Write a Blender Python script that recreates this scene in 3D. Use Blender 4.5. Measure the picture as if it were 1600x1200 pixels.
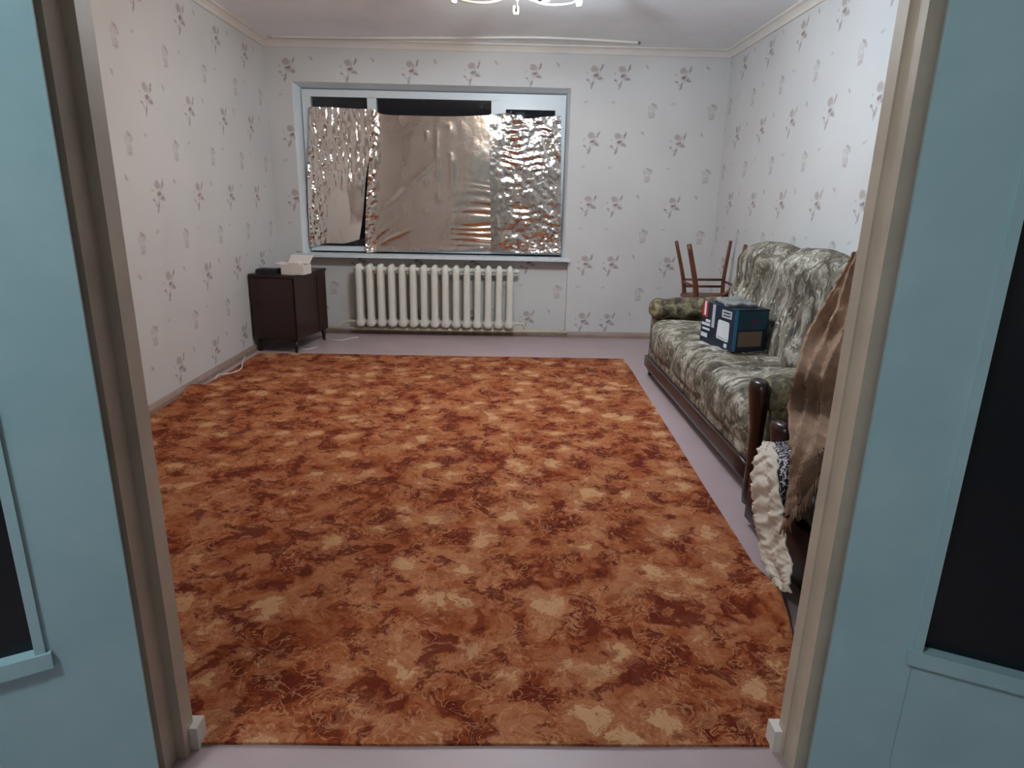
import bpy, bmesh, math, random
import numpy as np
from mathutils import Vector, Matrix, noise as mnoise

for o in list(bpy.data.objects):
    bpy.data.objects.remove(o, do_unlink=True)
scn = bpy.context.scene
COL = scn.collection
random.seed(7)

# ------------------------------------------------------------------ camera
F_PX, PITCH, YAW, ROLL, CAM_H = 1001.8, 0.27901, 0.01995, 0.02121, 1.2420
cp, sp, cy, sy = math.cos(PITCH), math.sin(PITCH), math.cos(YAW), math.sin(YAW)
FWD = Vector((sy * cp, cy * cp, -sp))
_r = Vector((cy, -sy, 0))
_u = _r.cross(FWD)
RIGHT = _r * math.cos(ROLL) + _u * math.sin(ROLL)
UP = -_r * math.sin(ROLL) + _u * math.cos(ROLL)
CAM = Vector((0, 0, CAM_H))
cd = bpy.data.cameras.new('camera')
cd.sensor_width = 36.0
cd.lens = 36.0 * F_PX / 1600.0
cd.clip_start = 0.02
cam = bpy.data.objects.new('camera', cd)
COL.objects.link(cam)
cam.matrix_world = Matrix(((RIGHT.x, UP.x, -FWD.x, CAM.x), (RIGHT.y, UP.y, -FWD.y, CAM.y),
                           (RIGHT.z, UP.z, -FWD.z, CAM.z), (0, 0, 0, 1)))
scn.camera = cam


def px(u, v, ax, val):
    """point where the ray through photo pixel (u, v) meets the plane axis = val"""
    d = FWD + RIGHT * ((u - 800) / F_PX) + UP * ((600 - v) / F_PX)
    t = (val - CAM[ax]) / d[ax]
    return CAM + d * t


# ------------------------------------------------------------------ world, view
w = bpy.data.worlds.new('night')
scn.world = w
w.use_nodes = True
w.node_tree.nodes['Background'].inputs[0].default_value = (0.004, 0.005, 0.008, 1)
w.node_tree.nodes['Background'].inputs[1].default_value = 1.0
scn.view_settings.view_transform = 'Standard'
scn.view_settings.look = 'None'
scn.view_settings.gamma = 1
scn.view_settings.use_curve_mapping = False
scn.view_settings.exposure = 0.0
COOL_STRENGTH, WARM_STRENGTH, HALL_STRENGTH = 1920.0, 640.0, 135.0

# ------------------------------------------------------------------ materials


def lin(c):
    return tuple(((v / 255) / 12.92 if v / 255 <= 0.04045 else ((v / 255 + 0.055) / 1.055) ** 2.4) for v in c) + (1,)


class NT:
    def __init__(s, name):
        s.m = bpy.data.materials.new(name)
        s.m.use_nodes = True
        s.t = s.m.node_tree
        s.b = s.t.nodes['Principled BSDF']

    def n(s, typ, ins=None, **kw):
        nd = s.t.nodes.new(typ)
        for k, v in kw.items():
            setattr(nd, k, v)
        for k, v in (ins or {}).items():
            if isinstance(v, bpy.types.NodeSocket):
                s.t.links.new(v, nd.inputs[k])
            else:
                nd.inputs[k].default_value = v
        return nd

    def link(s, a, b):
        s.t.links.new(a, b)

    def math(s, op, a, b=0.0, c=0.0):
        return s.n('ShaderNodeMath', {0: a, 1: b, 2: c}, operation=op).outputs[0]

    def mix(s, fac, a, b):
        nd = s.t.nodes.new('ShaderNodeMix')
        nd.data_type = 'RGBA'
        for i, v in ((0, fac), (6, a), (7, b)):
            if isinstance(v, bpy.types.NodeSocket):
                s.t.links.new(v, nd.inputs[i])
            else:
                nd.inputs[i].default_value = v
        return nd.outputs[2]

    def coord(s, kind='Object'):
        return s.n('ShaderNodeTexCoord').outputs[kind]

    def mapping(s, vec, loc=(0, 0, 0), rot=(0, 0, 0), scale=(1, 1, 1), typ='POINT'):
        return s.n('ShaderNodeMapping', {0: vec, 1: loc, 2: rot, 3: scale}, vector_type=typ).outputs[0]

    def noise(s, vec, scale, detail=2, rough=0.5, dist=0.0, out=0):
        return s.n('ShaderNodeTexNoise', {'Vector': vec, 'Scale': scale, 'Detail': detail, 'Roughness': rough, 'Distortion': dist}).outputs[out]

    def ramp(s, fac, stops, interp='LINEAR'):
        nd = s.n('ShaderNodeValToRGB', {0: fac})
        r = nd.color_ramp
        r.interpolation = interp
        while len(r.elements) < len(stops):
            r.elements.new(0.5)
        for e, (p, c) in zip(r.elements, stops):
            e.position = p
            e.color = c if len(c) == 4 else tuple(c) + (1,)
        return nd.outputs[0]

    def rng(s, v, a, b, c=0.0, d=1.0, smooth=True):
        return s.n('ShaderNodeMapRange', {0: v, 1: a, 2: b, 3: c, 4: d}, interpolation_type='SMOOTHSTEP' if smooth else 'LINEAR').outputs[0]

    def bump(s, h, strength=0.3, dist=0.01):
        s.link(s.n('ShaderNodeBump', {'Height': h, 'Strength': strength, 'Distance': dist}).outputs[0], s.b.inputs['Normal'])

    def col(s, v):
        if isinstance(v, bpy.types.NodeSocket):
            s.link(v, s.b.inputs['Base Color'])
        else:
            s.b.inputs['Base Color'].default_value = v

    def set(s, **kw):
        for k, v in kw.items():
            s.b.inputs[k.replace('_', ' ')].default_value = v
        return s


def simple(name, rgb, rough=0.5, var=0.08, scale=9.0, metal=0.0, bump=0.0, spec=0.5):
    k = NT(name)
    c = k.coord()
    n = k.noise(c, scale, 4, 0.6)
    base = lin(rgb)
    dk = tuple(v * (1 - var) for v in base[:3]) + (1,)
    lt = tuple(min(1, v * (1 + var)) for v in base[:3]) + (1,)
    k.col(k.ramp(n, [(0.3, dk), (0.7, lt)]))
    k.set(Roughness=rough, Metallic=metal)
    k.b.inputs['Specular IOR Level'].default_value = spec
    if bump:
        k.bump(k.noise(c, scale * 6, 3), bump, 0.004)
    return k.m


def wallpaper(name, axis, sign, u0, v0, seam=None):
    """cream paper with a repeated small bouquet, a pale second sprig and single leaves"""
    k = NT(name)
    c = k.coord()
    sep = k.n('ShaderNodeSeparateXYZ', {0: c})
    u = k.math('MULTIPLY', sep.outputs[axis], sign)
    v = sep.outputs[2]
    if seam:
        gate = k.math('LESS_THAN', u, seam[0])
        u = k.math('ADD', u, k.math('MULTIPLY', gate, seam[1]))
    nz = k.noise(c, 30.0, 2, out=1)
    nzs = k.n('ShaderNodeSeparateXYZ', {0: nz})
    u = k.math('ADD', u, k.math('MULTIPLY', k.math('SUBTRACT', nzs.outputs[0], 0.5), 0.022))
    v = k.math('ADD', v, k.math('MULTIPLY', k.math('SUBTRACT', nzs.outputs[1], 0.5), 0.022))

    def cell(cu, cv):
        a = k.math('WRAP', k.math('SUBTRACT', u, cu), 0.2615, -0.2615)
        b = k.math('WRAP', k.math('SUBTRACT', v, cv), 0.2655, -0.2655)
        return k.n('ShaderNodeCombineXYZ', {0: a, 1: b}).outputs[0]
    ca, cb = cell(u0, v0), cell(u0 + 0.277, v0 - 0.256)

    def ell(vec, x, y, a, b, ang, amt):
        m = k.mapping(vec, (x, y, 0), (0, 0, math.radians(ang)), (a, b, 1), 'TEXTURE')
        ln = k.n('ShaderNodeVectorMath', {0: m}, operation='LENGTH').outputs['Value']
        return k.rng(ln, 1.15, 0.55, 0.0, amt)
    dark, pale = None, None
    D = [(ca, .056, .064, .010, .036, -20, .85), (ca, .008, .006, .026, .014, 10, 1), (ca, .046, -.018, .028, .015, -15, .75),
         (ca, -.016, -.068, .012, .040, -18, .75), (ca, -.060, -.030, .017, .010, -25, .8), (ca, -.040, -.052, .028, .005, -42, .5),
         (ca, -.064, .024, .012, .008, 20, .4), (ca, .026, .040, .007, .03, -15, .45),
         (ca, .206, .083, .012, .024, 35, .5), (ca, -.064, -.205, .024, .011, 15, .3),
         (cb, .012, .040, .034, .012, -22, .55), (cb, .034, .022, .010, .022, 20, .4), (cb, -.030, .004, .006, .045, 8, .3),
         (cb, .016, -.010, .006, .040, -8, .28), (cb, -.004, -.062, .034, .012, 5, .3)]
    Pp = [(ca, -.006, .056, .034, .030, 0, .8), (ca, .02, -.005, .045, .03, 0, .35), (cb, .0, -.04, .034, .03, 0, .35), (cb, .0, .02, .035, .03, 0, .25)]
    for e in D:
        f = ell(*e)
        dark = f if dark is None else k.math('MAXIMUM', dark, f)
    for e in Pp:
        f = ell(*e)
        pale = f if pale is None else k.math('MAXIMUM', pale, f)
    mott = k.noise(c, 55.0, 2)
    dark = k.math('MULTIPLY', dark, k.rng(mott, 0.25, 0.6, 0.45, 1.0))
    base = k.ramp(k.noise(c, 1.7, 3), [(0.3, lin((203, 201, 199))), (0.7, lin((211, 209, 207)))])
    colr = k.mix(pale, base, lin((168, 150, 146)))
    colr = k.mix(dark, colr, lin((136, 118, 115)))
    k.col(colr)
    k.set(Roughness=0.62)
    k.bump(k.noise(c, 160.0, 2), 0.12, 0.002)
    return k.m


M = {}
M['paper_left'] = wallpaper('wallpaper_left', 1, 1, 4.508, 1.760)
M['paper_back'] = wallpaper('wallpaper_back', 0, 1, 1.008, 1.745, seam=(0.868, 0.2375))
M['paper_right'] = wallpaper('wallpaper_right', 1, -1, -4.603, 1.785)
M['ceiling'] = simple('ceiling_whitewash', (240, 242, 244), 0.55, 0.05, 2.5, bump=0.1)
M['cornice'] = simple('cornice_foam', (222, 216, 208), 0.6, 0.03, 6)
M['floor'] = simple('floor_paint', (176, 155, 157), 0.42, 0.06, 3.0)
M['basebrd'] = simple('baseboard_paint', (150, 128, 118), 0.45, 0.14, 14)
M['jamb'] = simple('jamb_paint', (190, 175, 158), 0.45, 0.10, 7, bump=0.1)
M['pvc'] = simple('white_pvc', (214, 222, 226), 0.35, 0.02, 4)
M['reveal'] = simple('reveal_plaster', (224, 230, 234), 0.6, 0.03, 5)
M['enamel'] = simple('radiator_enamel', (226, 222, 210), 0.35, 0.04, 12)
M['pipe'] = simple('pipe_paint', (214, 204, 178), 0.4, 0.06, 12)
M['hallwall'] = simple('hall_plaster', (168, 163, 156), 0.8, 0.06, 4)
M['darkwood'] = simple('dark_polished_wood', (38, 18, 16), 0.28, 0.35, 5)
M['cabwood'] = simple('cabinet_veneer', (42, 17, 14), 0.30, 0.3, 4)
M['chairwood'] = simple('reddish_chair_wood', (98, 52, 36), 0.4, 0.25, 10)
M['chairseat'] = simple('chair_seat_cloth', (112, 96, 72), 0.8, 0.25, 40)
M['white'] = simple('white_plastic', (225, 222, 216), 0.45, 0.03, 8)
M['card'] = simple('white_carton', (224, 214, 206), 0.7, 0.04, 8)
M['blackplastic'] = simple('black_plastic', (30, 28, 30), 0.5, 0.1, 8)
M['metal'] = simple('grey_metal', (150, 150, 150), 0.3, 0.05, 8, metal=1)
M['armmetal'] = simple('dull_grey_metal', (120, 118, 116), 0.5, 0.05, 8)
M['film'] = simple('grey_plastic_film', (120, 122, 120), 0.25, 0.2, 20)
M['cardboard'] = simple('cardboard', (120, 100, 84), 0.8, 0.06, 10)
M['redprint'] = simple('red_print', (170, 40, 40), 0.5, 0.04)
M['greyprint'] = simple('grey_print', (176, 182, 186), 0.5, 0.04)
M['whiteprint'] = simple('white_print', (214, 220, 224), 0.5, 0.03)
M['cyanprint'] = simple('cyan_print', (40, 130, 170), 0.45, 0.05)
M['navyprint'] = simple('navy_print', (12, 34, 52), 0.45, 0.08)
M['tealprint'] = simple('teal_print', (14, 66, 82), 0.45, 0.08)
M['purpleprint'] = simple('purple_print', (70, 44, 84), 0.45, 0.08)


def door_paint():
    k = NT('blue_door_paint')
    c = k.coord()
    n = k.noise(c, 3.0, 4, 0.6)
    n2 = k.noise(k.mapping(c, scale=(14, 14, 2)), 3.0, 4, 0.7)
    colr = k.ramp(n, [(0.3, lin((146, 180, 188))), (0.7, lin((166, 196, 202)))])
    colr = k.mix(k.rng(n2, 0.68, 0.85, 0, 0.35), colr, lin((120, 138, 140)))
    k.col(colr)
    k.set(Roughness=0.38)
    k.bump(k.noise(c, 26.0, 3), 0.15, 0.004)
    return k.m


M['door'] = door_paint()


def glass(name, rgb, rough=0.02, trans=1.0):
    k = NT(name)
    k.col(lin(rgb))
    k.set(Roughness=rough, IOR=1.45)
    k.b.inputs['Transmission Weight'].default_value = trans
    return k.m


M['glass'] = glass('window_glass', (210, 220, 222))
M['doorglass'] = glass('dark_door_glass', (22, 34, 44), 0.12, 0.55)


def foil_mat():
    k = NT('silver_foil')
    c = k.coord()
    k.col(lin((236, 226, 219)))
    k.set(Metallic=1.0, Roughness=0.12)
    a = k.noise(c, 16.0, 3, 0.55, 0.6)
    k.bump(a, 0.10, 0.01)
    return k.m


M['foil'] = foil_mat()


def carpet_mat():
    k = NT('flowered_orange_carpet')
    c = k.coord()
    warp = k.noise(c, 5.0, 3, 0.6, out=1)
    wv = k.n('ShaderNodeVectorMath', {0: warp, 1: (0.5, 0.5, 0.5)}, operation='SUBTRACT').outputs[0]
    wv = k.n('ShaderNodeVectorMath', {0: wv, 'Scale': 0.16}, operation='SCALE').outputs[0]
    p = k.n('ShaderNodeVectorMath', {0: c, 1: wv}, operation='ADD').outputs[0]
    warp2 = k.noise(c, 26.0, 3, 0.7, out=1)
    wv2 = k.n('ShaderNodeVectorMath', {0: warp2, 1: (0.5, 0.5, 0.5)}, operation='SUBTRACT').outputs[0]
    wv2 = k.n('ShaderNodeVectorMath', {0: wv2, 'Scale': 0.055}, operation='SCALE').outputs[0]
    p2 = k.n('ShaderNodeVectorMath', {0: p, 1: wv2}, operation='ADD').outputs[0]
    ground = k.ramp(k.noise(p2, 6.5, 5, 0.68, 0.6), [(0.36, lin((88, 28, 14))), (0.44, lin((124, 54, 26))), (0.52, lin((148, 82, 46))), (0.62, lin((166, 106, 72)))])
    v1 = k.n('ShaderNodeTexVoronoi', {'Vector': p2, 'Scale': 6.3, 'Randomness': 0.9}, feature='F1').outputs['Distance']
    keep = k.noise(p, 3.4, 2)
    fray = k.noise(p2, 30.0, 3, 0.75)
    petals = k.math('ADD', v1, k.math('MULTIPLY', k.math('SUBTRACT', fray, 0.5), 0.75))
    halo = k.math('MULTIPLY', k.rng(petals, 0.56, 0.40), k.rng(keep, 0.38, 0.52, 0.25, 1.0))
    colr = k.mix(k.math('MULTIPLY', halo, 0.62), ground, lin((172, 112, 76)))
    core = k.math('MULTIPLY', k.rng(petals, 0.31, 0.21), k.rng(keep, 0.36, 0.5, 0.3, 1.0))
    colr = k.mix(k.math('MULTIPLY', core, 0.78), colr, lin((198, 154, 114)))
    v2 = k.n('ShaderNodeTexVoronoi', {'Vector': p2, 'Scale': 17.0}, feature='F1').outputs['Distance']
    bits = k.math('MULTIPLY', k.rng(v2, 0.36, 0.24), k.rng(k.noise(p, 6.0, 2), 0.44, 0.54))
    colr = k.mix(k.math('MULTIPLY', bits, 0.55), colr, lin((178, 118, 84)))
    dk = k.math('MULTIPLY', k.rng(k.noise(p2, 8.5, 3, 0.62, 0.5), 0.53, 0.58), k.rng(petals, 0.28, 0.50, 0.0, 0.85))
    colr = k.mix(dk, colr, lin((92, 28, 14)))
    sw = k.math('ABSOLUTE', k.math('SUBTRACT', k.noise(p, 14.0, 2, 0.5, 2.0), 0.5))
    line = k.math('MULTIPLY', k.rng(sw, 0.030, 0.012), k.rng(k.noise(c, 5.0, 1), 0.38, 0.52))
    colr = k.mix(k.math('MULTIPLY', line, 0.5), colr, lin((192, 138, 98)))
    wob = k.math('ABSOLUTE', k.math('SUBTRACT', k.noise(p2, 22.0, 2, 0.5, 1.5), 0.5))
    colr = k.mix(k.math('MULTIPLY', k.rng(wob, 0.02, 0.006), 0.4), colr, lin((110, 44, 20)))
    k.col(colr)
    k.set(Roughness=0.95)
    k.b.inputs['Specular IOR Level'].default_value = 0.15
    k.bump(k.noise(c, 220.0, 2), 0.35, 0.004)
    return k.m


M['carpet'] = carpet_mat()
M['carpetback'] = simple('carpet_backing', (196, 160, 150), 0.9, 0.06, 20)


def tapestry(name, sc):
    k = NT(name)
    c = k.coord()
    p = k.mapping(c, scale=sc)
    w1 = k.noise(p, 2.6, 3, 0.6, out=1)
    wv = k.n('ShaderNodeVectorMath', {0: w1, 'Scale': 0.55}, operation='SCALE').outputs[0]
    q = k.n('ShaderNodeVectorMath', {0: p, 1: wv}, operation='ADD').outputs[0]
    a = k.noise(q, 5.2, 4, 0.65, 0.8)
    base = k.ramp(a, [(0.37, lin((48, 42, 34))), (0.46, lin((96, 88, 74))), (0.55, lin((140, 131, 116))), (0.66, lin((188, 182, 170)))])
    v = k.n('ShaderNodeTexVoronoi', {'Vector': q, 'Scale': 7.0}, feature='DISTANCE_TO_EDGE').outputs['Distance']
    base = k.mix(k.rng(v, 0.05, 0.0, 0, 0.6), base, lin((62, 58, 46)))
    l2 = k.rng(k.noise(q, 11.0, 2, 0.5, 1.5), 0.60, 0.68, 0, 0.85)
    base = k.mix(l2, base, lin((204, 199, 190)))
    base = k.mix(k.rng(k.noise(c, 4.5, 2), 0.5, 0.66, 0, 0.5), base, lin((84, 70, 54)))
    k.col(base)
    k.set(Roughness=0.8)
    k.bump(k.noise(c, 120.0, 2), 0.3, 0.004)
    return k.m


M['tap_back'] = tapestry('leaf_tapestry_back', (2.4, 2.4, 1.0))
M['tap_seat'] = tapestry('leaf_tapestry_seat', (1.2, 2.6, 2.0))


def tap_dark():
    k = NT('leaf_tapestry_dark')
    c = k.coord()
    a = k.noise(c, 17.0, 3, 0.6, 1.0)
    k.col(k.ramp(a, [(0.36, lin((48, 44, 34))), (0.50, lin((92, 84, 62))), (0.64, lin((146, 136, 108)))]))
    k.set(Roughness=0.85)
    k.bump(k.noise(c, 110.0, 2), 0.3, 0.004)
    return k.m


M['tap_dark'] = tap_dark()


def throw_mat():
    k = NT('brown_knit_throw')
    c = k.coord()
    a = k.noise(c, 5.0, 4, 0.6, 0.5)
    colr = k.ramp(a, [(0.3, lin((112, 84, 66))), (0.55, lin((146, 116, 94))), (0.75, lin((176, 146, 116)))])
    k.col(colr)
    k.set(Roughness=0.9)
    k.bump(k.noise(c, 90.0, 2), 0.5, 0.006)
    return k.m


M['throw'] = throw_mat()
M['frill'] = simple('cream_ruffled_cloth', (206, 194, 180), 0.9, 0.12, 20, bump=0.4)


def bw_mat():
    k = NT('black_and_white_print_cloth')
    c = k.coord()
    v = k.n('ShaderNodeTexVoronoi', {'Vector': c, 'Scale': 60.0}, feature='F1').outputs['Distance']
    n = k.noise(c, 70.0, 2, 0.6, 1.0)
    k.col(k.mix(k.rng(n, 0.52, 0.57), lin((22, 20, 26)), lin((198, 192, 200))))
    k.set(Roughness=0.85)
    return k.m


M['bw'] = bw_mat()


def emit(name, rgb, strength):
    k = NT(name)
    k.col((0.9, 0.9, 0.9, 1))
    k.b.inputs['Emission Color'].default_value = rgb + (1,)
    k.b.inputs['Emission Strength'].default_value = strength
    return k.m


M['cool'] = emit('cool_bulb_glow', (0.72, 0.87, 1.0), COOL_STRENGTH)
M['warm'] = emit('warm_bulb_glow', (1.0, 0.78, 0.55), WARM_STRENGTH)
M['hall'] = emit('hall_lamp_glow', (0.82, 0.95, 1.0), HALL_STRENGTH)

# ------------------------------------------------------------------ object helpers
WM = {}


def tag(o, label=None, cat=None, group=None, kind=None):
    if label:
        o['label'] = label
    if cat:
        o['category'] = cat
    if group:
        o['group'] = group
    if kind:
        o['kind'] = kind
    return o


def root(name, loc, label, cat=None, rz=0.0, group=None, kind=None):
    o = bpy.data.objects.new(name, None)
    o.empty_display_size = 0.1
    COL.objects.link(o)
    o.location = loc
    o.rotation_euler = (0, 0, rz)
    WM[o.name] = Matrix.Translation(Vector(loc)) @ Matrix.Rotation(rz, 4, 'Z')
    return tag(o, label, cat, group, kind)


def mk(name, bm, mat, parent=None, smooth=False, local=False, bevel=0.0):
    """bmesh in world coordinates -> one mesh object (local=True: already in the parent's frame)"""
    if parent is not None and not local:
        bm.transform(WM[parent.name].inverted())
    if bevel > 0:
        bmesh.ops.bevel(bm, geom=[e for e in bm.edges if len(e.link_faces) == 2 and e.calc_face_angle(0) > 0.6], offset=bevel, segments=2,
                        affect='EDGES', profile=0.7, clamp_overlap=True)
    bmesh.ops.recalc_face_normals(bm, faces=bm.faces)
    me = bpy.data.meshes.new(name)
    bm.to_mesh(me)
    bm.free()
    if smooth:
        for p in me.polygons:
            p.use_smooth = True
    me.materials.append(M[mat] if isinstance(mat, str) else mat)
    o = bpy.data.objects.new(name, me)
    COL.objects.link(o)
    if parent is not None:
        o.parent = parent
        WM[o.name] = WM[parent.name]
    else:
        WM[o.name] = Matrix.Identity(4)
    return o


def box(bm, x0, x1, y0, y1, z0, z1, mat=None):
    vs = [Vector((x, y, z)) for z in (z0, z1) for y in (y0, y1) for x in (x0, x1)]
    if mat is not None:
        vs = [mat @ v for v in vs]
    v = [bm.verts.new(p) for p in vs]
    for f in ((0, 2, 3, 1), (4, 5, 7, 6), (0, 1, 5, 4), (2, 6, 7, 3), (0, 4, 6, 2), (1, 3, 7, 5)):
        bm.faces.new([v[i] for i in f])
    return bm


def B(*a, mat=None):
    return box(bmesh.new(), *a, mat=mat)


def prism(bm, pts, axis, a, b):
    """polygon (2D pts) extruded along axis from a to b"""
    def P(p, t):
        q = list(p)
        q.insert(axis, t)
        return Vector(q)
    lo = [bm.verts.new(P(p, a)) for p in pts]
    hi = [bm.verts.new(P(p, b)) for p in pts]
    n = len(pts)
    bm.faces.new(lo)
    bm.faces.new(hi[::-1])
    for i in range(n):
        bm.faces.new((lo[i], hi[i], hi[(i + 1) % n], lo[(i + 1) % n]))
    return bm


def tube(bm, pts, r, seg=10, caps=True):
    pts = [Vector(p) for p in pts]
    rs = r if isinstance(r, (list, tuple)) else [r] * len(pts)
    rings = []
    nrm = None
    for i, p in enumerate(pts):
        t = (pts[min(i + 1, len(pts) - 1)] - pts[max(i - 1, 0)]).normalized()
        if nrm is None:
            nrm = t.orthogonal().normalized()
        else:
            nrm = (nrm - t * nrm.dot(t)).normalized()
        b = t.cross(nrm)
        rings.append([bm.verts.new(p + (nrm * math.cos(2 * math.pi * k / seg) + b * math.sin(2 * math.pi * k / seg)) * rs[i]) for k in range(seg)])
    for a, b in zip(rings, rings[1:]):
        for k in range(seg):
            bm.faces.new((a[k], a[(k + 1) % seg], b[(k + 1) % seg], b[k]))
    if caps:
        bm.faces.new(rings[0][::-1])
        bm.faces.new(rings[-1])
    return bm


def lathe(bm, prof, loc, seg=24, mat=None):
    rings = []
    for r, z in prof:
        if r < 1e-5:
            p = Vector((0, 0, z))
            rings.append([bm.verts.new((mat @ p if mat else p) + Vector(loc))])
        else:
            ring = []
            for k in range(seg):
                p = Vector((r * math.cos(2 * math.pi * k / seg), r * math.sin(2 * math.pi * k / seg), z))
                ring.append(bm.verts.new((mat @ p if mat else p) + Vector(loc)))
            rings.append(ring)
    for a, b in zip(rings, rings[1:]):
        if len(a) == 1 and len(b) == 1:
            continue
        for k in range(seg):
            k2 = (k + 1) % seg
            if len(a) == 1:
                bm.faces.new((a[0], b[k2], b[k]))
            elif len(b) == 1:
                bm.faces.new((a[k], a[k2], b[0]))
            else:
                bm.faces.new((a[k], a[k2], b[k2], b[k]))
    return bm


def curve_pts(ctrl, n=8):
    """Catmull-Rom through control points"""
    c = [Vector(p) for p in ctrl]
    c = [c[0] * 2 - c[1]] + c + [c[-1] * 2 - c[-2]]
    out = []
    for i in range(1, len(c) - 2):
        for k in range(n):
            t = k / n
            p0, p1, p2, p3 = c[i - 1], c[i], c[i + 1], c[i + 2]
            out.append(0.5 * ((2 * p1) + (p2 - p0) * t + (2 * p0 - 5 * p1 + 4 * p2 - p3) * t * t + (3 * p1 - p0 - 3 * p2 + p3) * t ** 3))
    out.append(c[-2])
    return out


def puffy(h, r, n=14, f=None):
    """rounded box of half sizes h, edge radius r; f(point) -> displaced point"""
    bm = bmesh.new()
    nx = [max(3, int(round(n * 2 * v / max(0.001, 2 * max(h))))) + 4 for v in h]
    cache = {}

    def V(p):
        key = (round(p[0], 5), round(p[1], 5), round(p[2], 5))
        if key not in cache:
            P = Vector(p)
            q = Vector([max(-(h[i] - r), min(h[i] - r, P[i])) for i in range(3)])
            d = P - q
            if d.length > 1e-6:
                P = q + d.normalized() * r
            if f:
                P = f(P)
            cache[key] = bm.verts.new(P)
        return cache[key]

    def grid(i):
        s = np.linspace(-1, 1, nx[i] + 1)
        s = np.sign(s) * np.abs(s) ** 0.8
        return s * h[i]
    for ax in range(3):
        o = [i for i in range(3) if i != ax]
        ga, gb = grid(o[0]), grid(o[1])
        for sgn in (-1, 1):
            for i in range(len(ga) - 1):
                for j in range(len(gb) - 1):
                    q = []
                    for a, b in ((ga[i], gb[j]), (ga[i + 1], gb[j]), (ga[i + 1], gb[j + 1]), (ga[i], gb[j + 1])):
                        p = [0, 0, 0]
                        p[ax] = sgn * h[ax]
                        p[o[0]] = a
                        p[o[1]] = b
                        q.append(V(p))
                    if len(set(q)) >= 3:
                        try:
                            bm.faces.new(list(dict.fromkeys(q)))
                        except ValueError:
                            pass
    return bm


def lerp_at(c, t):
    f = t * (len(c) - 1)
    i = min(int(f), len(c) - 2)
    return c[i].lerp(c[i + 1], f - i)


def sheet(ctrl, nu, nv, disp=None, thick=0.0):
    """ctrl: rows x cols of Vectors; Catmull-Rom surface; disp(i/nu, j/nv, P, normal) -> P"""
    rows = []
    for rw in ctrl:
        c = curve_pts(rw, 24)
        rows.append([lerp_at(c, k / nu) for k in range(nu + 1)])
    cols = []
    for k in range(nu + 1):
        c = curve_pts([r[k] for r in rows], 24)
        cols.append([lerp_at(c, j / nv) for j in range(nv + 1)])
    P = [[cols[i][j] for i in range(nu + 1)] for j in range(nv + 1)]
    bm = bmesh.new()
    Q = [[None] * (nu + 1) for _ in range(nv + 1)]
    for j in range(nv + 1):
        for i in range(nu + 1):
            du = P[j][min(i + 1, nu)] - P[j][max(i - 1, 0)]
            dv = P[min(j + 1, nv)][i] - P[max(j - 1, 0)][i]
            n = du.cross(dv)
            n = n.normalized() if n.length > 1e-9 else Vector((0, -1, 0))
            Q[j][i] = disp(i / nu, j / nv, P[j][i], n) if disp else P[j][i]
    vs = [[bm.verts.new(p) for p in row] for row in Q]
    for j in range(nv):
        for i in range(nu):
            bm.faces.new((vs[j][i], vs[j][i + 1], vs[j + 1][i + 1], vs[j + 1][i]))
    if thick:
        back = []
        for j in range(nv + 1):
            row = []
            for i in range(nu + 1):
                n = (Q[j][min(i + 1, nu)] - Q[j][max(i - 1, 0)]).cross(Q[min(j + 1, nv)][i] - Q[max(j - 1, 0)][i])
                n = n.normalized() if n.length > 1e-9 else Vector((0, -1, 0))
                if n.dot(CAM - Q[j][i]) > 0:
                    n = -n
                row.append(bm.verts.new(Q[j][i] + n * thick))
            back.append(row)
        for j in range(nv):
            for i in range(nu):
                bm.faces.new((back[j][i], back[j + 1][i], back[j + 1][i + 1], back[j][i + 1]))
        for i in range(nu):
            for j in (0, nv):
                bm.faces.new((vs[j][i], back[j][i], back[j][i + 1], vs[j][i + 1]))
        for j in range(nv):
            for i in (0, nu):
                bm.faces.new((vs[j][i], vs[j + 1][i], back[j + 1][i], back[j][i]))
    return bm


def N(x, y, z=0.0):
    return mnoise.noise(Vector((x, y, z)))


# ================================================================== ROOM SHELL
XL, XR, YB, YF, ZC = -2.035, 1.931, 5.98, 1.2177, 2.50
YH = 1.100                    # hall face of the door wall
HX0, HX1, HY0 = -1.75, 2.75, -1.5

st = lambda o, label=None: tag(o, label, None, None, 'structure')
st(mk('floor', B(XL - .2, HX1 + .2, 1.00, YB + .3, -0.10, 0.0), 'floor'), 'lilac-grey painted floor of the room')
st(mk('floor_hall', B(HX0 - .2, HX1 + .2, HY0 - .2, 1.00, -0.10, 0.0), 'floor'), 'lilac-grey painted floor of the hall')
st(mk('ceiling', B(XL - .2, XR + .2, 1.155, YB + .5, ZC, ZC + 0.1), 'ceiling'), 'greyish white plastered ceiling')
st(mk('ceiling_hall', B(HX0 - .2, HX1 + .2, HY0 - .2, 1.155, ZC, ZC + 0.1), 'ceiling'), 'greyish white plastered ceiling of the hall')
st(mk('wall_left', B(XL - .15, XL, YF - .02, YB + .3, 0, ZC), 'paper_left'), 'left wall with cream floral wallpaper')
st(mk('wall_right', B(XR, XR + .15, YF - .02, YB + .3, 0, ZC), 'paper_right'), 'right wall with cream floral wallpaper')

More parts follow.
